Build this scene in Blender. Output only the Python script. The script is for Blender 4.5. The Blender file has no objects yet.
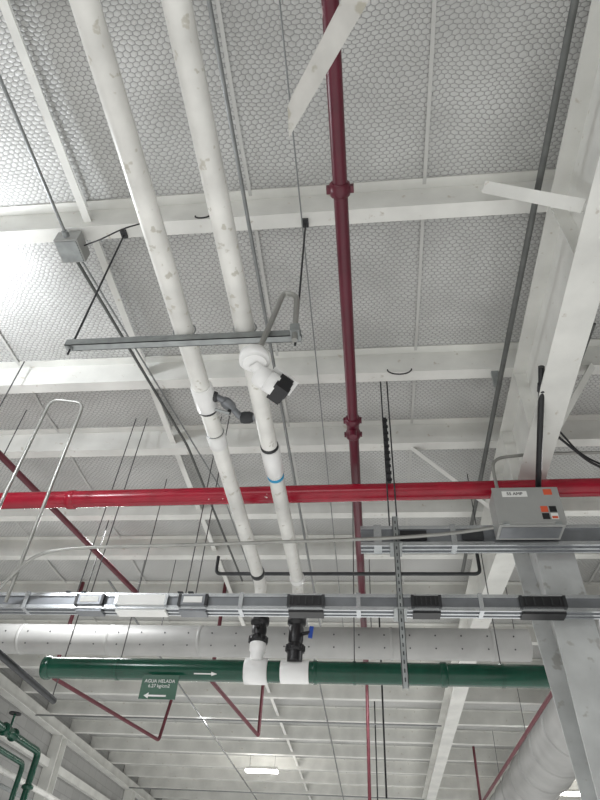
import bpy, math, random
from mathutils import Vector, Matrix
random.seed(4)
EYE = 1.6   # heights below are metres above eye level; EYE is added at build time
sc = bpy.context.scene
try:
    sc.view_settings.view_transform = 'Standard'
    sc.view_settings.look = 'None'
except Exception: pass

# ------------------------------------------------------------ materials
def new_mat(name):
    m = bpy.data.materials.new(name); m.use_nodes = True
    nt = m.node_tree
    return m, nt, nt.nodes['Principled BSDF']
def pmat(name, col, rough=.5, metal=0, var=.12, scale=6, bump=0, spots=None, spot_scale=30, spot_thr=.7, emis=None, es=0):
    m, nt, b = new_mat(name)
    N, L = nt.nodes, nt.links
    b.inputs['Roughness'].default_value = rough
    b.inputs['Metallic'].default_value = metal
    tc = N.new('ShaderNodeTexCoord')
    no = N.new('ShaderNodeTexNoise'); no.inputs['Scale'].default_value = scale; no.inputs['Detail'].default_value = 5
    L.new(tc.outputs['Object'], no.inputs['Vector'])
    r = N.new('ShaderNodeValToRGB')
    r.color_ramp.elements[0].position = .3; r.color_ramp.elements[1].position = .7
    r.color_ramp.elements[0].color = (*[c*(1-var) for c in col], 1)
    r.color_ramp.elements[1].color = (*[min(1, c*(1+var*.6)) for c in col], 1)
    L.new(no.outputs['Fac'], r.inputs['Fac'])
    out = r.outputs['Color']
    if spots:
        n2 = N.new('ShaderNodeTexNoise'); n2.inputs['Scale'].default_value = spot_scale; n2.inputs['Detail'].default_value = 3
        L.new(tc.outputs['Object'], n2.inputs['Vector'])
        r2 = N.new('ShaderNodeValToRGB')
        r2.color_ramp.elements[0].position = spot_thr-.06; r2.color_ramp.elements[0].color = (0,0,0,1)
        r2.color_ramp.elements[1].position = spot_thr; r2.color_ramp.elements[1].color = (1,1,1,1)
        L.new(n2.outputs['Fac'], r2.inputs['Fac'])
        mx = N.new('ShaderNodeMixRGB'); mx.inputs['Color2'].default_value = (*spots, 1)
        L.new(r2.outputs['Color'], mx.inputs['Fac']); L.new(out, mx.inputs['Color1'])
        out = mx.outputs['Color']
    L.new(out, b.inputs['Base Color'])
    if bump:
        bp = N.new('ShaderNodeBump'); bp.inputs['Strength'].default_value = bump; bp.inputs['Distance'].default_value = .01
        L.new(no.outputs['Fac'], bp.inputs['Height']); L.new(bp.outputs['Normal'], b.inputs['Normal'])
    if emis:
        b.inputs['Emission Color'].default_value = (*emis, 1); b.inputs['Emission Strength'].default_value = es
    return m

WHITE = pmat('painted_white_steel', (.75,.75,.715), .45, 0, .15, 2.5, spots=(.58,.55,.49), spot_scale=14, spot_thr=.74)
COLM = pmat('column_paint', (.58,.595,.59), .4, 0, .2, 3.5, spots=(.44,.44,.42), spot_scale=11, spot_thr=.68)
PVC = pmat('white_pvc', (.77,.765,.73), .35, 0, .18, 4, spots=(.56,.54,.48), spot_scale=20, spot_thr=.69)
PVCF = pmat('white_pvc_fitting', (.84,.84,.83), .3, 0, .04, 5)
GALV = pmat('galvanised_steel', (.34,.36,.36), .38, .6, .2, 14)
CONDUIT = pmat('emt_conduit', (.26,.27,.27), .4, .5, .15, 10)
CONDL = pmat('emt_conduit_light', (.36,.36,.34), .35, .5, .15, 10)
DARKC = pmat('weathered_conduit', (.12,.125,.12), .5, .3, .2, 12)
RED = pmat('red_sprinkler_paint', (.33,.006,.024), .25, 0, .18, 7)
RED2 = pmat('maroon_sprinkler_paint', (.105,.008,.022), .35, 0, .2, 7, spots=(.6,.5,.5), spot_scale=8, spot_thr=.76)
DKRED = pmat('dull_red_pipe', (.12,.02,.03), .5, 0, .2, 7)
GREEN = pmat('green_pipe_paint', (.003,.062,.036), .2, 0, .2, 6)
BLACK = pmat('black_plastic', (.010,.010,.012), .4, 0, .2, 20)
DKSTEEL = pmat('dark_steel', (.045,.047,.05), .5, .4, .2, 14)
ROD = pmat('threaded_rod', (.11,.11,.11), .5, .5, .2, 14)
ALU = pmat('aluminium_rail', (.58,.60,.62), .24, .85, .12, 10)
BUSG = pmat('busway_grey', (.21,.22,.235), .35, .5, .12, 10)
BOXG = pmat('enclosure_grey', (.34,.345,.335), .45, .1, .06, 6)
LABEL = pmat('white_label', (.78,.78,.76), .5, 0, .03, 6)
ORANGE = pmat('orange_label', (.65,.10,.04), .5, 0, .05, 6)
BLUE = pmat('blue_tape', (.02,.30,.55), .4, 0, .08, 12)
BLUEH = pmat('blue_handle', (.01,.06,.35), .4, 0, .08, 12)
SIGN = pmat('green_sign', (.004,.075,.035), .4, 0, .05, 12)
DUCT = pmat('duct_sheet', (.39,.39,.38), .5, .1, .14, 3)
FLOORM = pmat('concrete_floor', (.45,.44,.42), .6, 0, .15, 1.2, bump=.2)
WALLP = pmat('painted_wall', (.62,.62,.60), .8, 0, .1, 1)
SEAM = pmat('insulation_tape', (.54,.54,.52), .6, 0, .05, 4)
LAMP = pmat('lamp_lens', (.9,.9,.9), .3, emis=(1,.98,.94), es=20)
GRIME = pmat('fan_blade_paint', (.56,.55,.52), .45, 0, .15, 8, spots=(.40,.38,.32), spot_scale=14, spot_thr=.70)

# insulation blanket with hexagonal wire netting
def insulation():
    m, nt, b = new_mat('netted_insulation')
    N, L = nt.nodes, nt.links
    tc = N.new('ShaderNodeTexCoord')
    def vm(op, a, bb=None):
        n = N.new('ShaderNodeVectorMath'); n.operation = op
        for i, s in enumerate((a, bb)):
            if s is None: continue
            if isinstance(s, (tuple, list)): n.inputs[i].default_value = s
            else: L.new(s, n.inputs[i])
        return n
    def mt(op, a, bb=None, c=None):
        n = N.new('ShaderNodeMath'); n.operation = op
        for i, s in enumerate((a, bb, c)):
            if s is None: continue
            if isinstance(s, (int, float)): n.inputs[i].default_value = s
            else: L.new(s, n.inputs[i])
        return n.outputs[0]
    # gentle distortion so the netting is not perfectly regular
    nz = N.new('ShaderNodeTexNoise'); nz.inputs['Scale'].default_value = 4; L.new(tc.outputs['Object'], nz.inputs['Vector'])
    dist = vm('SCALE', nz.outputs['Color']); dist.inputs['Scale'].default_value = .08
    p0 = vm('ADD', tc.outputs['Object'], dist.outputs[0])
    p1 = vm('MULTIPLY', p0.outputs[0], (1/.046, 1/.030, 0))
    p = vm('ADD', p1.outputs[0], (1000, 1732.05, .5))
    R = (1, 1.73205, 1); H = (.5, .866025, .5)
    a = vm('SUBTRACT', vm('MODULO', p.outputs[0], R).outputs[0], H)
    q = vm('SUBTRACT', p.outputs[0], (.5, .866025, 0))
    c = vm('SUBTRACT', vm('MODULO', q.outputs[0], R).outputs[0], H)
    da = vm('DOT_PRODUCT', a.outputs[0], a.outputs[0]).outputs['Value']
    dc = vm('DOT_PRODUCT', c.outputs[0], c.outputs[0]).outputs['Value']
    lt = mt('LESS_THAN', da, dc)
    mx = N.new('ShaderNodeMix'); mx.data_type = 'VECTOR'
    L.new(lt, mx.inputs[0]); L.new(c.outputs[0], mx.inputs[4]); L.new(a.outputs[0], mx.inputs[5])
    ab = vm('ABSOLUTE', mx.outputs[1])
    sp = N.new('ShaderNodeSeparateXYZ'); L.new(ab.outputs[0], sp.inputs[0])
    d2 = mt('ADD', mt('MULTIPLY', sp.outputs[0], .5), mt('MULTIPLY', sp.outputs[1], .866025))
    e = mt('SUBTRACT', .5, mt('MAXIMUM', sp.outputs[0], d2))
    ramp = N.new('ShaderNodeValToRGB')
    ramp.color_ramp.elements[0].position = .02; ramp.color_ramp.elements[0].color = (1,1,1,1)
    ramp.color_ramp.elements[1].position = .11; ramp.color_ramp.elements[1].color = (0,0,0,1)
    L.new(e, ramp.inputs['Fac'])
    big = N.new('ShaderNodeTexNoise'); big.inputs['Scale'].default_value = 1.6; big.inputs['Detail'].default_value = 7
    L.new(tc.outputs['Object'], big.inputs['Vector'])
    cr = N.new('ShaderNodeValToRGB')
    cr.color_ramp.elements[0].position = .35; cr.color_ramp.elements[0].color = (.48,.482,.468,1)
    cr.color_ramp.elements[1].position = .65; cr.color_ramp.elements[1].color = (.60,.602,.588,1)
    L.new(big.outputs['Fac'], cr.inputs['Fac'])
    mc = N.new('ShaderNodeMixRGB'); mc.inputs['Color2'].default_value = (.29,.29,.285,1)
    L.new(ramp.outputs['Color'], mc.inputs['Fac']); L.new(cr.outputs['Color'], mc.inputs['Color1'])
    L.new(mc.outputs['Color'], b.inputs['Base Color'])
    b.inputs['Roughness'].default_value = .45
    bp = N.new('ShaderNodeBump'); bp.inputs['Strength'].default_value = .8; bp.inputs['Distance'].default_value = .015
    hs = mt('ADD', mt('MINIMUM', e, .3), mt('MULTIPLY', big.outputs['Fac'], 4.5))
    L.new(hs, bp.inputs['Height']); L.new(bp.outputs['Normal'], b.inputs['Normal'])
    return m
INSUL = insulation()

def block_wall():
    m, nt, b = new_mat('concrete_block')
    N, L = nt.nodes, nt.links
    tc = N.new('ShaderNodeTexCoord')
    sp = N.new('ShaderNodeSeparateXYZ'); L.new(tc.outputs['Object'], sp.inputs[0])
    cb = N.new('ShaderNodeCombineXYZ'); L.new(sp.outputs[1], cb.inputs[0]); L.new(sp.outputs[2], cb.inputs[1])
    br = N.new('ShaderNodeTexBrick'); br.inputs['Scale'].default_value = 1
    br.inputs['Brick Width'].default_value = .4; br.inputs['Row Height'].default_value = .2; br.inputs['Mortar Size'].default_value = .008
    br.inputs['Color1'].default_value = (.36,.36,.35,1); br.inputs['Color2'].default_value = (.42,.42,.41,1); br.inputs['Mortar'].default_value = (.31,.31,.30,1)
    L.new(cb.outputs[0], br.inputs['Vector'])
    L.new(br.outputs['Color'], b.inputs['Base Color']); b.inputs['Roughness'].default_value = .85
    return m
BLOCK = block_wall()

# ------------------------------------------------------------ builder
class B:
    def __init__(s, name):
        s.name = name; s.v = []; s.f = []; s.m = []; s.sm = []; s.mats = []
    def mi(s, mat):
        if mat not in s.mats: s.mats.append(mat)
        return s.mats.index(mat)
    def add(s, vs, fs, mat, smooth=False):
        o = len(s.v); k = s.mi(mat)
        s.v += [Vector(v) for v in vs]
        for f in fs:
            s.f.append([i+o for i in f]); s.m.append(k); s.sm.append(smooth)
        return s
    def box(s, lo, hi, mat):
        x0,y0,z0 = lo; x1,y1,z1 = hi
        vs = [(x0,y0,z0),(x1,y0,z0),(x1,y1,z0),(x0,y1,z0),(x0,y0,z1),(x1,y0,z1),(x1,y1,z1),(x0,y1,z1)]
        return s.add(vs, [(0,3,2,1),(4,5,6,7),(0,1,5,4),(1,2,6,5),(2,3,7,6),(3,0,4,7)], mat)
    def bar(s, p0, p1, w, t, mat, up=(0,0,1)):
        p0=Vector(p0); p1=Vector(p1); d=(p1-p0).normalized(); u=Vector(up)
        a=d.cross(u).normalized(); n=a.cross(d).normalized()
        vs=[]
        for p in (p0,p1):
            for sx,sy in ((-1,-1),(1,-1),(1,1),(-1,1)): vs.append(p+a*(sx*w/2)+n*(sy*t/2))
        return s.add(vs,[(3,2,1,0),(4,5,6,7),(0,1,5,4),(1,2,6,5),(2,3,7,6),(3,0,4,7)],mat)
    def lathe(s, p0, d, prof, mat, seg=20):
        p0=Vector(p0); d=Vector(d).normalized()
        u = Vector((0,0,1)) if abs(d.z)<.9 else Vector((1,0,0))
        a=d.cross(u).normalized(); n=d.cross(a)
        vs=[]; fs=[]
        for t,r in prof:
            for i in range(seg):
                an=2*math.pi*i/seg; vs.append(p0+d*t+(a*math.cos(an)+n*math.sin(an))*max(r,1e-5))
        K=len(prof)
        for k in range(K-1):
            for i in range(seg):
                j=(i+1)%seg; fs.append((k*seg+i,k*seg+j,(k+1)*seg+j,(k+1)*seg+i))
        s.add(vs,fs,mat,True)
        s.add(vs[:seg],[tuple(range(seg))[::-1]],mat); s.add(vs[-seg:],[tuple(range(seg))],mat)
        return s
    def cyl(s,p0,p1,r,mat,seg=18):
        p0=Vector(p0);p1=Vector(p1); return s.lathe(p0,p1-p0,[(0,r),((p1-p0).length,r)],mat,seg)
    def tube(s, pts, r, mat, seg=12, fillet=0, n=6):
        P=[Vector(p) for p in pts]
        if fillet and len(P)>2:
            Q=[P[0]]
            for i in range(1,len(P)-1):
                a=(P[i-1]-P[i]); b=(P[i+1]-P[i]); f=min(fillet,a.length*.49,b.length*.49)
                A=P[i]+a.normalized()*f; C=P[i]+b.normalized()*f
                for k in range(n+1):
                    t=k/n; Q.append(A*(1-t)**2+P[i]*2*t*(1-t)+C*t*t)
            Q.append(P[-1]); P=Q
        vs=[];fs=[]; d=(P[1]-P[0]).normalized()
        u=Vector((0,0,1)) if abs(d.z)<.9 else Vector((1,0,0))
        a=d.cross(u).normalized()
        for i,p in enumerate(P):
            if i==0: t=(P[1]-P[0])
            elif i==len(P)-1: t=P[-1]-P[-2]
            else: t=(P[i+1]-P[i]).normalized()+(P[i]-P[i-1]).normalized()
            t.normalize(); a=(a-t*a.dot(t)).normalized(); bn=t.cross(a)
            for k in range(seg):
                an=2*math.pi*k/seg; vs.append(p+(a*math.cos(an)+bn*math.sin(an))*r)
        for i in range(len(P)-1):
            for k in range(seg):
                j=(k+1)%seg; fs.append((i*seg+k,i*seg+j,(i+1)*seg+j,(i+1)*seg+k))
        s.add(vs,fs,mat,True)
        s.add(vs[:seg],[tuple(range(seg))[::-1]],mat); s.add(vs[-seg:],[tuple(range(seg))],mat)
        return s
    def done(s, parent=None, origin=None):
        me=bpy.data.meshes.new(s.name)
        V=[v+Vector((0,0,EYE)) for v in s.v]
        if origin is None:
            lo=Vector([min(v[i] for v in V) for i in range(3)]); hi=Vector([max(v[i] for v in V) for i in range(3)])
            o=(lo+hi)/2
        else: o=Vector(origin)
        me.from_pydata([v-o for v in V],[],s.f)
        for m in s.mats: me.materials.append(m)
        me.polygons.foreach_set('material_index',s.m); me.polygons.foreach_set('use_smooth',s.sm)
        me.update()
        ob=bpy.data.objects.new(s.name,me); ob.location=o
        sc.collection.objects.link(ob)
        if parent:
            ob.parent=parent; ob.matrix_parent_inverse=Matrix.Translation(-parent.location)
        return ob

def text_child(name, body, size, loc, parent, mat, rot=(math.pi/2,0,0)):
    cu=bpy.data.curves.new(name,'FONT'); cu.body=body; cu.size=size; cu.align_x='CENTER'; cu.align_y='CENTER'; cu.extrude=.0008
    t=bpy.data.objects.new(name+'_tmp',cu); sc.collection.objects.link(t)
    bpy.context.view_layer.update()
    dg=bpy.context.evaluated_depsgraph_get()
    me=bpy.data.meshes.new_from_object(t.evaluated_get(dg)); bpy.data.objects.remove(t)
    me.materials.clear(); me.materials.append(mat)
    ob=bpy.data.objects.new(name,me); sc.collection.objects.link(ob)
    ob.location=Vector(loc)+Vector((0,0,EYE)); ob.rotation_euler=rot
    ob.parent=parent; ob.matrix_parent_inverse=Matrix.Translation(-parent.location)
    return ob

XL, XR, Y0, Y1 = -6.8, 7.2, -5.0, 26.0
YA, YB = Y0+.05, Y1-.05
DECK = 3.95
# ------------------------------------------------------------ room shell
b=B('floor'); b.box((XL,Y0,-1.7),(XR,Y1,-1.6),FLOORM); b.done()
b=B('wall_left'); b.box((XL-.2,Y0,-1.6),(XL,Y1,DECK+.1),BLOCK); b.done()
b=B('wall_right'); b.box((XR,Y0,-1.6),(XR+.2,Y1,DECK+.1),WALLP); b.done()
b=B('wall_back'); b.box((XL,Y0-.2,-1.6),(XR,Y0,DECK+.1),WALLP); b.done()
b=B('wall_front'); b.box((XL,Y1,-1.6),(XR,Y1+.2,DECK+.1),WALLP); b.done()

pur=[-4.0,-2.5,-1.0,.5,2.0,3.5,4.43,5.6,6.5]
y=7.7
while y<25.8: pur.append(y); y+=1.3
# sagging insulation blanket = ceiling
b=B('ceiling')
ys=[]; allp=[Y0]+pur+[Y1]
for i in range(len(allp)-1):
    for k in range(8): ys.append((allp[i]+(allp[i+1]-allp[i])*k/8, math.sin(math.pi*k/8)))
ys.append((Y1,0))
nx=112; vs=[];fs=[]
for (yy,s_) in ys:
    for i in range(nx+1):
        x=XL+(XR-XL)*i/nx
        vs.append((x,yy,DECK-.035*s_-.010*s_*math.sin(x*5.2+yy)-.006*s_*math.sin(x*11+yy*3)))
for j in range(len(ys)-1):
    for i in range(nx):
        a=j*(nx+1)+i; fs.append((a,a+nx+1,a+nx+2,a+1))
b.add(vs,fs,INSUL,True)
b.box((XL,Y0,DECK+.08),(XR,Y1,DECK+.12),WALLP)
b.done(origin=(0,0,EYE+DECK))
# taped blanket seams
x=-6.75
b=B('insulation_seam_tape')
while x<7:
    for j in range(len(ys)-1):
        z0=DECK-.035*ys[j][1]-.018; z1=DECK-.035*ys[j+1][1]-.018
        b.add([(x-.012,ys[j][0],z0),(x+.012,ys[j][0],z0),(x+.012,ys[j+1][0],z1),(x-.012,ys[j+1][0],z1)],[(0,3,2,1)],SEAM)
    x+=1.2
b.done()

for py in pur:
    b=B('roof_purlin')
    b.box((XL+.02,py,3.70),(XR-.02,py+.012,DECK),WHITE)
    b.box((XL+.02,py+.012,3.70),(XR-.02,py+.105,3.712),WHITE)
    b.box((XL+.02,py+.093,3.712),(XR-.02,py+.105,3.735),WHITE)
    b.box((XL+.02,py-.07,DECK-.02),(XR-.02,py,DECK-.008),WHITE)
    b.done()
for bx in (-1.93,4.1):
    b=B('bridging_angle')
    b.box((bx,YA,3.76),(bx+.055,YB,3.768),WHITE); b.box((bx,YA,3.768),(bx+.008,YB,3.86),WHITE); b.done()
b=B('eave_beam')
b.box((XL+.01,YA,3.45),(XL+.22,YB,3.47),WHITE); b.box((XL+.11,YA,3.47),(XL+.13,YB,3.69),WHITE); b.done()
b=B('wall_girt')
b.box((XL+.01,YA,2.85),(XL+.12,YB,2.88),WHITE); b.box((XL+.1,YA,2.88),(XL+.12,YB,3.0),WHITE); b.done()
for py in (8.5,13.5,18.5,23.5):
    b=B('wall_column')
    b.box((XL+.01,py,-1.6),(XL+.24,py+.02,3.45),WHITE); b.box((XL+.01,py+.28,-1.6),(XL+.24,py+.3,3.45),WHITE); b.box((XL+.11,py+.02,-1.6),(XL+.13,py+.28,3.45),WHITE)
    b.done()

# ------------------------------------------------------------ rafter + column
def hexa(b,lo4,hi4,mat):
    b.add(list(lo4)+list(hi4),[(0,3,2,1),(4,5,6,7),(0,1,5,4),(1,2,6,5),(2,3,7,6),(3,0,4,7)],mat)
def rafter(name,xc,secs,w):
    b=B(name)
    for (ya,ha),(yb,hb) in zip(secs[:-1],secs[1:]):
        t=.012
        for (xa,xb,la,lb,ua,ub) in ((xc-w/2,xc+w/2,ha,hb,ha+t,hb+t),(xc-w/2,xc+w/2,3.685,3.685,3.70,3.70),(xc-.006,xc+.006,ha+t,hb+t,3.685,3.685)):
            vs=[(xa,ya,la),(xb,ya,la),(xb,ya,ua),(xa,ya,ua),(xa,yb,lb),(xb,yb,lb),(xb,yb,ub),(xa,yb,ub)]
            b.add(vs,[(0,1,2,3),(7,6,5,4),(0,4,5,1),(1,5,6,2),(2,6,7,3),(3,7,4,0)],WHITE)
    return b
b=rafter('roof_rafter',1.335,[(YA,3.2),(0,3.12),(4.15,3.02),(4.98,3.02),(8,3.3),(YB,3.38)],.22)
for yy in (.6,2.05,3.55,4.28,4.9): b.box((1.235,yy,3.1),(1.33,yy+.012,3.69),WHITE); b.box((1.34,yy,3.1),(1.435,yy+.012,3.69),WHITE)
b.done()
# tapered column: deeper at the haunch, slimmer at the base
b=B('steel_column')
cx0,cx1,xc=1.27,1.55,1.41
prof=[(-1.6,4.12,4.36),(1.0,4.235,4.58),(3.02,4.27,4.98)]
for (ha,fa,ka),(hb,fb,kb) in zip(prof[:-1],prof[1:]):
    hexa(b,[(cx0,fa,ha),(cx1,fa,ha),(cx1,fa+.015,ha),(cx0,fa+.015,ha)],[(cx0,fb,hb),(cx1,fb,hb),(cx1,fb+.015,hb),(cx0,fb+.015,hb)],COLM)
    hexa(b,[(cx0,ka-.015,ha),(cx1,ka-.015,ha),(cx1,ka,ha),(cx0,ka,ha)],[(cx0,kb-.015,hb),(cx1,kb-.015,hb),(cx1,kb,hb),(cx0,kb,hb)],COLM)
    hexa(b,[(xc-.007,fa+.015,ha),(xc+.007,fa+.015,ha),(xc+.007,ka-.015,ha),(xc-.007,ka-.015,ha)],[(xc-.007,fb+.015,hb),(xc+.007,fb+.015,hb),(xc+.007,kb-.015,hb),(xc-.007,kb-.015,hb)],COLM)
b.box((cx0+.01,4.29,2.9),(cx1-.01,4.93,2.915),COLM)
b.box((1.17,4.05,-1.6),(1.65,4.45,-1.575),COLM)
for bx in (1.2,1.62):
    for by in (4.1,4.4): b.cyl((bx,by,-1.575),(bx,by,-1.54),.014,DKSTEEL,8)
b.done()
b=rafter('roof_rafter',5.6,[(YA,3.3),(YB,3.36)],.18); b.done()
def brace(p0,p1,w=.075):
    b=B('flange_brace'); b.bar(p0,p1,w,.006,WHITE,up=(0,.5,1)); 
    b.bar(Vector(p0)+Vector((0,w/2,.02)),Vector(p1)+Vector((0,w/2,.02)),.006,.05,WHITE,up=(0,.5,1)); b.done()
brace((.80,1.90,3.70),(1.23,1.76,3.13))
brace((.43,4.5,3.70),(1.22,4.75,3.06),.035)
brace((1.85,3.50,3.70),(1.44,3.50,3.07),.06)
brace((1.85,1.95,3.70),(1.44,1.85,3.13),.06)

# ------------------------------------------------------------ white PVC water lines
def ring(b,x,y,h,r,l,mat,seg=22,bev=.006):
    b.lathe((x,y,h),(0,1,0),[(0,r-bev),(bev,r),(l-bev,r),(l,r-bev)],mat,seg)
b=B('white_water_pipe')
X=-1.0; b.tube([(X,YA,2.6),(X,5.12,2.6),(X+.02,5.12,2.28)],.056,PVC,24,.13)
ring(b,X,2.52,2.6,.068,.20,PVCF); ring(b,X,2.72,2.6,.060,.025,DKSTEEL); ring(b,X,2.95,2.6,.061,.012,GALV); ring(b,X,2.97,2.6,.064,.12,PVCF)
ring(b,X,4.85,2.6,.064,.06,DKSTEEL); ring(b,X,.1,2.6,.066,.14,PVCF)
b.done()
b=B('white_water_pipe')
X=-.652; b.tube([(X,YA,2.6),(X,5.14,2.6),(X,5.14,2.28)],.056,PVC,24,.13)
ring(b,X,3.1,2.6,.062,.03,DKSTEEL); ring(b,X,3.13,2.6,.067,.27,PVCF); ring(b,X,3.43,2.6,.060,.035,BLUE)
ring(b,X,4.95,2.6,.066,.06,PVCF)
b.done()
# cross connection valve between the two lines
b=B('cross_connection_valve')
VG=BUSG
b.tube([(-1.0,2.62,2.6),(-.92,2.62,2.6),(-.86,2.68,2.6),(-.80,2.82,2.6),(-.652,2.82,2.6)],.022,VG,14,.03)
b.lathe((-.945,2.62,2.6),(1,0,0),[(0,.030),(.015,.036),(.03,.030)],DKSTEEL)
b.lathe((-.885,2.65,2.6),(.5,.9,0),[(0,.026),(.02,.036),(.05,.038),(.08,.036),(.1,.026)],VG)
b.lathe((-.80,2.82,2.6),(1,0,0),[(0,.034),(.02,.040),(.06,.040),(.08,.030)],DKSTEEL)
b.cyl((-.85,2.71,2.6),(-.85,2.71,2.54),.012,DKSTEEL); b.bar((-.85,2.71,2.54),(-.93,2.66,2.53),.02,.006,GALV)
b.done()
# drops to the green main
for (x,hb,nm) in ((-.98,2.07,0),(-.652,2.0,1)):
    b=B('ball_valve')
    L=2.30-hb
    b.lathe((x,5.14,hb),(0,0,1),[(0,.058),(.005,.080),(.055,.080),(.06,.06),(.075,.058),(.10,.066),(L-.10,.066),(L-.075,.058),(L-.06,.06),(L-.055,.082),(L-.005,.082),(L,.06)],BLACK,24)
    for i in range(12):
        an=i*math.pi/6; b.box((x+.08*math.cos(an)-.006,5.14+.08*math.sin(an)-.006,hb+.008),(x+.08*math.cos(an)+.006,5.14+.08*math.sin(an)+.006,hb+.052),BLACK)
    m_=hb+L/2
    if nm:
        b.cyl((x+.05,5.12,m_),(x+.13,5.08,m_),.016,BLACK); b.bar((x+.13,5.08,m_-.05),(x+.14,5.08,m_+.05),.035,.016,BLUEH,up=(0,1,0))
    else:
        b.cyl((x,5.09,m_),(x,5.02,m_),.016,BLACK); b.bar((x-.05,5.02,m_+.01),(x+.05,5.02,m_+.01),.02,.012,BLACK)
    b.done()
b=B('white_pipe_tee')
b.lathe((-1.08,5.2,1.86),(1,0,0),[(0,.094),(.005,.106),(.195,.106),(.2,.094)],PVCF,26)
b.lathe((-.98,5.14,1.92),(0,0,1),[(0,.058),(.08,.058),(.09,.070),(.15,.070)],PVCF,24)
b.done()
b=B('white_pipe_tee')
b.lathe((-.77,5.2,1.86),(1,0,0),[(0,.090),(.005,.093),(.235,.093),(.24,.090)],PVCF,26)
b.lathe((-.652,5.14,1.92),(0,0,1),[(0,.066),(.08,.066)],BLACK,24)
b.done()

# ------------------------------------------------------------ green main
b=B('green_water_main')
b.cyl((-2.86,5.2,1.86),(3.2,5.2,1.86),.087,GREEN,32)
b.lathe((-2.88,5.2,1.86),(1,0,0),[(0,.09),(.02,.098),(.05,.098),(.07,.09)],GREEN,28)
b.lathe((-.50,5.2,1.86),(1,0,0),[(0,.088),(.01,.094),(.03,.094),(.04,.088)],GREEN,28)
b.lathe((.55,5.2,1.86),(1,0,0),[(0,.088),(.01,.096),(.05,.096),(.06,.088)],GREEN,28)
for gx in (-1.50,):
    vs=[(gx,0,-.005),(gx+.15,0,-.005),(gx+.15,0,-.017),(gx+.2,0,0),(gx+.15,0,.017),(gx+.15,0,.005),(gx,0,.005)]
    n=Vector((0,-.8,-.6)); c=Vector((0,5.2,1.86))+n*.0895
    t=Vector((0,-.6,.8))
    b.add([Vector((v[0],0,0))+c+t*v[2] for v in vs],[(0,1,5,6),(2,3,4),(1,2,4,5)],LABEL)
b.done()
b=B('pipe_rod_hanger')
for gx in (-2.2,-.15,1.05):
    b.lathe((gx-.012,5.2,1.86),(1,0,0),[(0,.092),(.024,.092)],GREEN,26)
    b.cyl((gx,5.2,1.95),(gx,5.2,3.9),.005,ROD,8)
b.done()
sg=B('pipe_marker_sign')
sg.box((-1.92,5.085,1.585),(-1.61,5.095,1.775),SIGN)
vs=[(-1.88,1.61),(-1.84,1.635),(-1.84,1.617),(-1.69,1.617),(-1.69,1.603),(-1.84,1.603),(-1.84,1.587)]
sg.add([(x,5.0835,z) for x,z in vs],[(0,6,1),(2,5,4,3)],LABEL)
so=sg.done()
text_child('sign_text','AGUA HELADA\n6.27 kg/cm2',.038,(-1.765,5.083,1.705),so,LABEL)
b=B('steel_support_tube'); b.cyl((-3.06,3.2,1.80),(-3.06,5.9,1.80),.03,DKSTEEL,14); b.cyl((-3.06,5.85,1.8),(-3.06,5.85,3.9),.006,ROD,8); b.cyl((-3.06,3.4,1.8),(-3.06,3.4,3.9),.006,ROD,8); b.done()

# ------------------------------------------------------------ red sprinkler mains
b=B('red_sprinkler_main')
b.cyl((XL+.01,4.20,2.9),(XR-.01,3.98,2.9),.073,RED,28)
for cx in (-2.6,1.95): b.lathe((cx,4.1-.0157*cx,2.9),(1,-.0157,0),[(0,.075),(.01,.083),(.07,.083),(.08,.075)],RED,24)
n=Vector((0,-.76,-.65)); t=Vector((0,-.65,.76))
for gx,dr in ((-1.36,1),(-1.24,1),(-.78,-1)):
    c=Vector((0,4.10-.0157*gx,2.9))+n*.0765
    vs=[(gx,-.004),(gx+.04*dr,-.004),(gx+.04*dr,-.018),(gx+.075*dr,0),(gx+.04*dr,.018),(gx+.04*dr,.004),(gx,.004)]
    b.add([Vector((a,0,0))+c+t*z for a,z in vs],[(0,1,5,6),(2,3,4),(1,2,4,5)],LABEL)
b.done()
b=B('red_sprinkler_branch')
b.cyl((-.105,YA,3.12),(-.085,9.0,3.12),.040,RED2,22)
yy=1.52
b.lathe((-.098,yy,3.12),(0,1,0),[(0,.044),(.008,.056),(.04,.060),(.072,.056),(.08,.044)],RED2)
b.box((-.172,yy+.02,3.105),(-.022,yy+.06,3.135),RED2)
b.lathe((-.095,3.42,3.12),(0,1,0),[(0,.044),(.01,.058),(.05,.058),(.06,.048),(.16,.048),(.17,.058),(.21,.058),(.22,.044)],RED2)
b.box((-.165,3.43,3.105),(-.025,3.47,3.135),RED2); b.box((-.165,3.60,3.105),(-.025,3.63,3.135),RED2)
b.cyl((-.095,3.53,3.12),(-.095,3.53,3.02),.03,RED2)
b.cyl((-.095,2.2,3.16),(-.095,2.2,3.9),.005,ROD,8); b.cyl((-.095,5.0,3.16),(-.095,5.0,3.9),.005,ROD,8)
b.done()
b=B('dull_red_pipe'); b.cyl((-3.50,3.0,3.3),(-2.78,7.1,3.3),.03,DKRED,14)
b.cyl((-3.32,4.03,3.33),(-3.32,4.03,3.9),.005,ROD,8); b.cyl((-2.85,6.7,3.33),(-2.85,6.7,3.9),.005,ROD,8); b.done()
for pts in ([(-4.06,7.6,2.6),(-3.40,10.3,2.6),(-3.3,10.4,3.6)],[(-1.99,7.6,2.6),(-1.74,9.9,2.6),(-1.74,9.9,3.6)],[(2.12,7.3,2.6),(2.0,14,2.6),(2.0,14,3.6)],[(-.1,10.5,3.2),(-.1,10.5,1.2)]):
    b=B('red_branch_pipe'); b.tube([(pts[0][0],pts[0][1],3.9)]+pts,.026,DKRED,12,.05); b.done()

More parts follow.
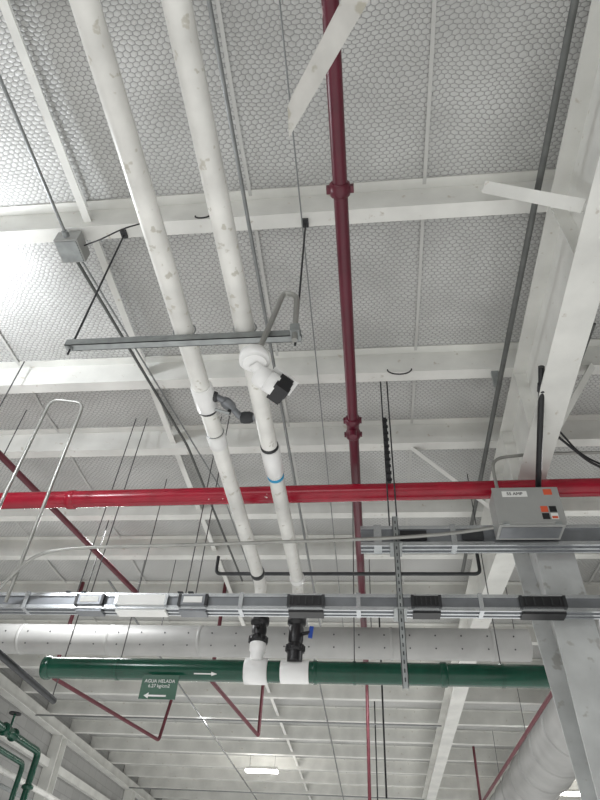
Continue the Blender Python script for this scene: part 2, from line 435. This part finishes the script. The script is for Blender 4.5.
# ------------------------------------------------------------ conduits
def conduit(pts,r,mat,fil=.1,name='electrical_conduit',clips=()):
    b=B(name); b.tube(pts,r,mat,12,fil,8)
    for c in clips: b.box((c[0]-.03,c[1]-.015,c[2]-.006),(c[0]+.03,c[1]+.015,3.70),GALV)
    return b.done()
conduit([(-.74,YA,3.55),(-.70,9,3.55)],.013,CONDUIT,clips=[(-.735,.54,3.57),(-.72,3.54,3.57)])
conduit([(-.36,YA,3.66),(-.40,9,3.66)],.005,CONDUIT)
conduit([(1.10,YA,3.52),(1.08,4.0,3.52),(1.08,6.6,3.52)],.02,DARKC,clips=[(1.09,.54,3.54),(1.08,3.54,3.54)])
conduit([(-2.02,YA,3.62),(-2.02,2.02,3.62)],.011,CONDUIT)
conduit([(-2.02,2.22,3.62),(-1.70,4.3,3.62),(-1.62,7,3.62)],.012,DARKC)
conduit([(-1.97,2.22,3.60),(-1.50,5.0,3.60),(-1.45,8,3.6)],.007,CONDUIT)
conduit([(1.72,3.0,3.62),(1.55,7,3.62)],.012,DARKC)
b=B('junction_box'); b.box((-2.10,2.02,3.57),(-1.93,2.20,3.68),BOXG); b.box((-2.09,2.03,3.563),(-1.94,2.19,3.57),GALV)
b.cyl((-2.02,1.98,3.62),(-2.02,2.02,3.62),.022,GALV); b.done()
conduit([(-1.92,2.1,3.62),(-1.75,2.02,3.55),(-1.6,1.98,3.60),(-1.46,1.99,3.69)],.005,BLACK,.06,'flexible_cable')
def loop(x,y,h,r,nm='cable_loop'):
    b=B(nm); pts=[(x+r*math.cos(a),y-.01,h-abs(r)*math.sin(a)*.6) for a in [math.pi*i/10 for i in range(11)]]
    b.tube(pts,.006,BLACK,8); b.done()
loop(-1.06,1.99,3.71,.05); loop(.30,3.49,3.71,.10)

# left hand bent conduits rising from the busway
conduit([(-2.86,4.00,1.85),(-2.72,3.94,2.02),(-2.50,3.82,2.19),(-2.2,3.82,2.24),(-1.26,3.90,2.31),(.15,3.95,2.385),(.60,3.95,2.42),(.92,3.95,2.47)],.013,CONDL,.2)
conduit([(-2.67,3.97,1.88),(-2.44,3.58,3.53),(-2.74,3.55,3.56),(-2.87,3.7,2.55),(-3.0,3.95,1.9)],.014,CONDL,.09)
conduit([(1.0,3.93,2.72),(1.0,3.93,3.10),(1.35,3.93,3.14),(3.4,3.93,3.14)],.013,CONDL,.12)
# ------------------------------------------------------------ trapeze hanger
b=B('strut_trapeze_hanger')
def strut(b,x0,x1,y,h,w=.045,t=.05,mat=GALV):
    b.box((x0,y-w/2,h-t/2),(x0+(x1-x0),y-w/2+.004,h+t/2),mat); b.box((x0,y+w/2-.004,h-t/2),(x1,y+w/2,h+t/2),mat)
    b.box((x0,y-w/2,h-t/2),(x1,y+w/2,h-t/2+.004),mat)
    b.box((x0,y-w/2+.004,h+t/2-.004),(x1,y-w/2+.014,h+t/2),mat); b.box((x0,y+w/2-.014,h+t/2-.004),(x1,y+w/2-.004,h+t/2),mat)
strut(b,-1.67,-.33,2.085,2.518)
for x in (-1.64,-.36):
    b.cyl((x,2.085,2.44),(x+.0,2.075,3.715),.0065,DKSTEEL,10)
    b.lathe((x,2.085,2.478),(0,0,1),[(0,.016),(.012,.016)],GALV,6); b.lathe((x,2.085,2.545),(0,0,1),[(0,.018),(.012,.018)],GALV,6)
    b.box((x-.02,2.04,3.68),(x+.02,2.10,3.71),DKSTEEL)
for x in (-1.0,-.652):
    b.tube([(x+.064*math.cos(a),2.085,2.6+.064*math.sin(a)) for a in [math.pi*(-.25+1.5*i/16) for i in range(17)]],.004,GALV,8)
b.done()
# white bullet camera on a gooseneck conduit clamped to the strut
b=B('security_camera')
b.tube([(-.36,2.05,2.44),(-.365,2.04,2.82),(-.445,2.04,2.86),(-.54,2.03,2.34)],.016,CONDL,14,.07,8)
b.box((-.385,2.02,2.49),(-.335,2.062,2.545),GALV)
b.lathe((-.565,2.05,2.34),(.12,.05,-1),[(0,.052),(.006,.078),(.05,.082),(.058,.074),(.060,.064),(.072,.062)],PVCF,30)
p0=Vector((-.545,2.11,2.25)); p1=Vector((-.375,2.22,2.18)); d=(p1-p0).normalized()
b.cyl((-.56,2.06,2.28),p0+d*.05,.034,PVCF,18)
b.lathe(p0-d*.02,d,[(0,.02),(.008,.046),(.02,.056),(.07,.058),(.072,.054),(.076,.054),(.078,.058),(.13,.058)],PVCF,30)
e=p0+d*.10; a=d.cross(Vector((0,0,1))).normalized(); nn=a.cross(d).normalized()
b.bar(e+nn*.062-d*.05,e+nn*.062+d*.10,.11,.005,PVCF)
b.bar(e+d*.002,e+d*.075,.112,.100,BLACK); b.bar(e+d*.075,e+d*.080,.096,.080,DKSTEEL)
b.lathe(e+d*.078,d,[(0,.034),(.006,.034),(.008,.026)],BLACK,24)
b.done()

# ------------------------------------------------------------ ceiling fan (hub is overhead, one blade in view)
b=B('ceiling_fan')
hub=Vector((.264,.17,2.40))
b.cyl(hub+Vector((0,0,.1)),(hub.x,hub.y,3.93),.015,WHITE,12)
b.lathe(hub+Vector((0,0,-.05)),(0,0,1),[(0,.05),(.02,.11),(.1,.13),(.14,.11),(.16,.04)],WHITE,24)
b.lathe((hub.x,hub.y,3.85),(0,0,1),[(0,.03),(.08,.07)],WHITE,20)
for k in range(3):
    an=math.radians(125.4+120*k); d=Vector((math.cos(an),math.sin(an),0)); a=Vector((-d.y,d.x,0))
    tilt=Vector((0,0,.35))
    def q(r,s_,z=0): return hub+d*r+a*s_+tilt*s_+Vector((0,0,z))
    out=[(.22,-.042),(.22,.042),(.80,.034),(.86,.030),(.955,-.030)]
    top=[q(r,s_,.004) for r,s_ in out]; bot=[q(r,s_,-.004) for r,s_ in out]
    n=len(out); b.add(top+bot,[tuple(range(n))[::-1],tuple(range(n,2*n))]+[(i,(i+1)%n,n+(i+1)%n,n+i) for i in range(n)],GRIME)
    b.bar(hub+d*.1,hub+d*.32,.04,.008,DKSTEEL)
b.done()

# ------------------------------------------------------------ busways
def busway(name,x0,x1,y0,h0,h1,e=.018):
    b=B(name); y1=y0+.12
    b.box((x0,y0+.012,h0+.008),(x1,y1-.012,h1-.008),BUSG)
    for (ya,yb) in ((y0,y0+.016),(y1-.016,y1)):
        b.box((x0,ya,h0),(x1,yb,h0+e),ALU); b.box((x0,ya,h1-e),(x1,yb,h1),ALU)
    b.box((x0,y0+.05,h0-.002),(x1,y0+.07,h0+.01),ALU)
    return b
b=busway('busway_trunking',-3.9,2.9,4.08,1.89,2.01,.026)
def plug(x,w,mat,mat2,ribs=True):
    b.box((x-w/2,4.062,1.915),(x+w/2,4.08,1.99),mat)
    b.box((x-w/2,4.09,1.875),(x+w/2,4.19,1.89),mat)
    for sx in (-1,1): b.box((x+sx*w/2-.010,4.058,1.91),(x+sx*w/2+.010,4.08,1.995),mat2)
    if ribs:
        for i in range(5):
            xx=x-w/2+.03+i*(w-.06)/4; b.box((xx-.004,4.056,1.925),(xx+.004,4.063,1.98),mat2)
plug(-2.08,.20,BUSG,BLACK,False); b.box((-2.15,4.058,1.93),(-2.01,4.063,1.975),LABEL)
plug(-1.68,.38,LABEL,ALU,False); plug(-1.29,.20,BUSG,BLACK,False); b.box((-1.36,4.058,1.93),(-1.22,4.063,1.975),LABEL)
plug(-.46,.25,BLACK,DKSTEEL); plug(.39,.19,BLACK,DKSTEEL); plug(1.18,.29,BLACK,DKSTEEL)
for jx in (-2.6,-.95,-.1,.75): b.box((jx,4.07,1.885),(jx+.03,4.20,2.015),ALU)
b.done()
for x in (-2.155,-2.27,-1.32,-1.40):
    b=B('busway_rod_hanger'); b.cyl((x,4.205,2.012),(x,4.24,3.95),.005,ROD,8); b.box((x-.02,4.07,2.012),(x+.02,4.21,2.02),DKSTEEL); b.done()
b=busway('busway_trunking',-.06,2.9,4.06,2.39,2.56,.03)
b.box((.24,4.045,2.43),(.44,4.06,2.51),BLACK)
b.box((.04,4.05,2.385),(.10,4.18,2.565),ALU); b.box((.62,4.05,2.385),(.66,4.18,2.565),ALU); b.box((.70,4.045,2.43),(.86,4.06,2.51),DKSTEEL)
b.done()
b=B('vertical_strut')
b.box((.185,3.99,1.34),(.225,3.994,2.60),GALV); b.box((.185,3.99,1.34),(.189,4.03,2.60),GALV); b.box((.221,3.99,1.34),(.225,4.03,2.60),GALV)
for i in range(22): b.box((.201,3.9885,1.38+i*.055),(.209,3.991,1.405+i*.055),DKSTEEL)
for h in (1.87,2.38): b.box((.16,3.985,h-.012),(.25,4.19,h),GALV)
b.done()
b=B('strap_rod_hanger')
for (x0,x1) in ((.165,.145),(.225,.20)):
    b.cyl((x0,4.07,2.56),(x1,3.70,3.90),.006,DKSTEEL,8)
p0=Vector((.18,3.93,2.87)); p1=Vector((.165,3.79,3.45))
b.bar(p0,p1,.03,.006,BLACK,up=(0,1,0))
for i in range(10):
    c=p0.lerp(p1,(i+.5)/10); b.box((c.x-.022,c.y-.012,c.z-.010),(c.x+.022,c.y+.004,c.z+.010),BLACK)
b.done()

# ------------------------------------------------------------ electrical box
b=B('electrical_enclosure')
x0,x1,y0,y1,h0,h1=.94,1.40,3.84,4.04,2.42,2.73
b.box((x0,y0,h0),(x1,y1,h1),BOXG); b.box((x0-.008,y0-.012,h0+.01),(x1+.008,y0,h1+.008),BOXG)
b.box((x1,y0+.06,h0+.06),(x1+.03,y0+.10,h0+.24),DKSTEEL)
b.box((x0+.02,y0+.03,h0-.006),(x1-.02,y1-.03,h0),BUSG)
for hx in (x0+.05,x1-.05): b.box((hx-.02,y0-.018,h0-.002),(hx+.02,y0,h0+.02),GALV)
b.box((x0+.06,y0-.014,h1-.075),(x0+.24,y0-.012,h1-.025),LABEL)
b.box((x1-.15,y0-.014,h0+.10),(x1-.10,y0-.012,h0+.15),ORANGE); b.box((x1-.09,y0-.014,h0+.10),(x1-.04,y0-.012,h0+.15),BLACK)
b.box((x1-.15,y0-.014,h0+.04),(x1-.10,y0-.012,h0+.09),BLACK); b.box((x1-.09,y0-.014,h0+.04),(x1-.04,y0-.012,h0+.09),LABEL)
b.box((x1-.085,y0-.0145,h0+.045),(x1-.045,y0-.014,h0+.065),ORANGE)
b.box((x1-.10,y0-.014,h1-.06),(x1-.04,y0-.012,h1-.01),ORANGE)
eo=b.done()
text_child('label_text','55 AMP',.036,(x0+.15,y0-.0155,h1-.05),eo,BLACK)
b=B('power_drop_cable')
b.tube([(1.22,2.95,3.12),(1.24,3.1,3.08),(1.30,3.90,2.80),(1.30,3.92,2.74)],.022,BLACK,14,.05)
b.lathe((1.24,3.08,3.085),(.05,.72,-.2),[(0,.03),(.06,.03)],DKSTEEL); b.lathe((1.30,3.92,2.739),(0,0,1),[(0,.032),(.05,.03)],DKSTEEL)
b.done()
b=B('cable_bundle'); 
b.tube([(1.46,3.6,3.10),(1.62,3.75,2.98),(1.85,3.82,2.88),(2.5,3.82,2.70)],.008,BLACK,8,.1)
b.tube([(1.46,3.65,3.08),(1.7,3.78,2.90),(2.5,3.80,2.55)],.01,BLACK,8,.1)
b.done()
conduit([(-1.60,5.65,3.2),(-1.60,5.65,3.0),(1.10,5.65,3.0),(1.10,5.65,3.48)],.018,DKSTEEL,.06,'black_gas_pipe')

# ------------------------------------------------------------ ducts
b=B('air_duct')
b.cyl((-6.6,6.85,2.78),(1.72,6.85,2.78),.17,DUCT,36)
x=-6.4
while x<1.7:
    b.lathe((x,6.85,2.78),(1,0,0),[(0,.171),(.01,.177),(.03,.177),(.04,.171)],DUCT,30); x+=1.1
x=-6.3
while x<1.7:
    for (cy,cz) in ((-.8,-.6),(-.98,.15)):
        n=Vector((0,cy,cz)).normalized(); b.lathe(Vector((x,6.85,2.78))+n*.166,n,[(0,.009),(.01,.008)],DKSTEEL,8)
    x+=.28
for hx in (-5,-2.5,0,1.6):
    b.cyl((hx,6.85,2.94),(hx,6.85,3.9),.005,ROD,8)
b.done()
b=B('large_air_duct')
b.cyl((2.78,6.4,2.75),(2.78,20,2.75),.42,DUCT,40)
y=6.5
while y<20:
    b.lathe((2.78,y,2.75),(0,1,0),[(0,.421),(.015,.44),(.035,.44),(.05,.421)],DUCT,40); y+=1.0
for hy in (8,11,14,17): 
    b.cyl((2.43,hy,2.95),(2.43,hy,3.9),.005,ROD,8); b.cyl((3.13,hy,2.95),(3.13,hy,3.9),.005,ROD,8)
b.done()

# ------------------------------------------------------------ far items, left corner
b=B('green_pipe_manifold')
b.tube([(-6.0,8.0,2.68),(-6.0,11.6,2.68),(-6.0,11.6,-.5)],.06,GREEN,16,.12)
b.tube([(-6.0,9.0,2.40),(-6.0,11.2,2.40),(-6.0,11.2,-.5)],.045,GREEN,14,.1)
b.lathe((-6.0,10.2,2.68),(0,1,0),[(0,.07),(.02,.1),(.05,.1),(.06,.07),(.2,.08),(.34,.07),(.35,.1),(.38,.1),(.4,.07)],GREEN)
b.cyl((-6,10.4,2.68),(-6,10.4,2.95),.02,GREEN); b.lathe((-6,10.4,2.95),(0,0,1),[(0,.1),(.02,.1)],DKSTEEL)
b.lathe((-6.0,11.6,2.1),(0,0,1),[(0,.07),(.02,.1),(.06,.1),(.08,.07)],GREEN)
b.cyl((-6.0,8.3,2.68),(-6.0,8.3,3.9),.01,ROD,8)
b.done()
b=B('wall_pipe'); b.cyl((-6.35,6,2.30),(-6.35,20,2.30),.05,PVC,14); b.cyl((-6.35,6,2.1),(-6.35,20,2.1),.035,GALV,12)
for yy in (8.6,13.6,18.6): b.box((XL+.24,yy-.02,2.0),(-6.29,yy+.02,2.06),GALV)
b.done()
for (x,y) in ((-2.67,16.1),(4.6,17.2),(-2.67,23),(4.6,23.5),(-5.9,2.2)):
    b=B('led_ceiling_light')
    b.box((x-.38,y-.1,3.50),(x+.38,y+.1,3.56),WHITE); b.box((x-.38,y-.10,3.46),(x+.38,y+.10,3.50),LAMP)
    b.cyl((x-.3,y,3.56),(x-.3,y,3.93),.004,ROD,6); b.cyl((x+.3,y,3.56),(x+.3,y,3.93),.004,ROD,6)
    b.done()
b=B('high_bay_light')
b.lathe((-2.78,2.2,3.30),(0,0,1),[(0,.16),(.02,.17),(.06,.15),(.14,.08),(.2,.06)],WHITE,24); b.lathe((-2.78,2.2,3.292),(0,0,1),[(0,.15),(.008,.15)],LAMP,24)
b.cyl((-2.78,2.2,3.5),(-2.78,2.2,3.93),.006,ROD,6)
b.done()
for (x,y,h) in ((.12,8.5,1.6),(.02,12.3,1.5)):
    b=B('cable_dropper'); b.cyl((x,y,h),(x,y,3.93),.012,BLACK,8); b.done()
for yy in (12.0,18.0):
    conduit([(-6.5,yy,3.4),(1.2,yy,3.4)],.015,CONDUIT,.1)
for xx in (-3.4,-.9,3.6):
    conduit([(xx,7.0,3.62),(xx,25,3.62)],.015,CONDUIT,.1)

# ------------------------------------------------------------ lights
def area(name,loc,size,sy,power,rot,col=(1,1,1)):
    l=bpy.data.lights.new(name,'AREA'); l.shape='RECTANGLE'; l.size=size; l.size_y=sy; l.energy=power; l.color=col
    o=bpy.data.objects.new(name,l); o.location=loc; o.rotation_euler=rot; sc.collection.objects.link(o); return o
area('floor_bounce_light',(-.8,9,.06),11,28,740,(math.pi,0,0),(.985,.99,.985))
area('added_fill_behind',(-1.5,-3.2,EYE+3.0),4,1.0,100,(math.radians(35),0,0))  # unseen soft fill added behind the camera, no fixture belongs to it
for (x,y,h,e,c) in ((-3.2,2.1,3.2,95,(.93,.96,1)),(-2.67,16.1,3.0,24,(1,.96,.9)),(4.6,17.2,3.0,24,(1,.96,.9))):
    l=bpy.data.lights.new('lamp_glow','POINT'); l.energy=e; l.shadow_soft_size=.15; l.color=c
    o=bpy.data.objects.new('lamp_glow',l); o.location=(x,y,EYE+h); sc.collection.objects.link(o)
# added downlights without fixtures, put under the purlins to light tops and floor
for (x,y) in ((-3.5,6.0),(3.6,5.5),(0,9.5),(-3.5,13),(3.6,13),(0,20)):
    area('added_downlight',(x,y,EYE+3.66),1.2,.3,65,(0,0,0),(.98,.99,1))
w=bpy.data.worlds.new('World'); sc.world=w; w.use_nodes=True
w.node_tree.nodes['Background'].inputs[0].default_value=(.8,.85,.9,1); w.node_tree.nodes['Background'].inputs[1].default_value=.5

# ------------------------------------------------------------ camera
Xh=Vector((5600,170,600)).normalized(); Yh=Vector((82,-585,-600)); Yh=(Yh-Xh*Yh.dot(Xh)).normalized(); Zh=Xh.cross(Yh)
M=Matrix((Xh,Yh,Zh)).to_4x4(); M.translation=Vector((0,0,EYE))
cam=bpy.data.cameras.new('camera'); cam.lens=27; cam.sensor_width=36; cam.sensor_fit='AUTO'; cam.clip_start=.05
co=bpy.data.objects.new('camera',cam); co.matrix_world=M; sc.collection.objects.link(co); sc.camera=co
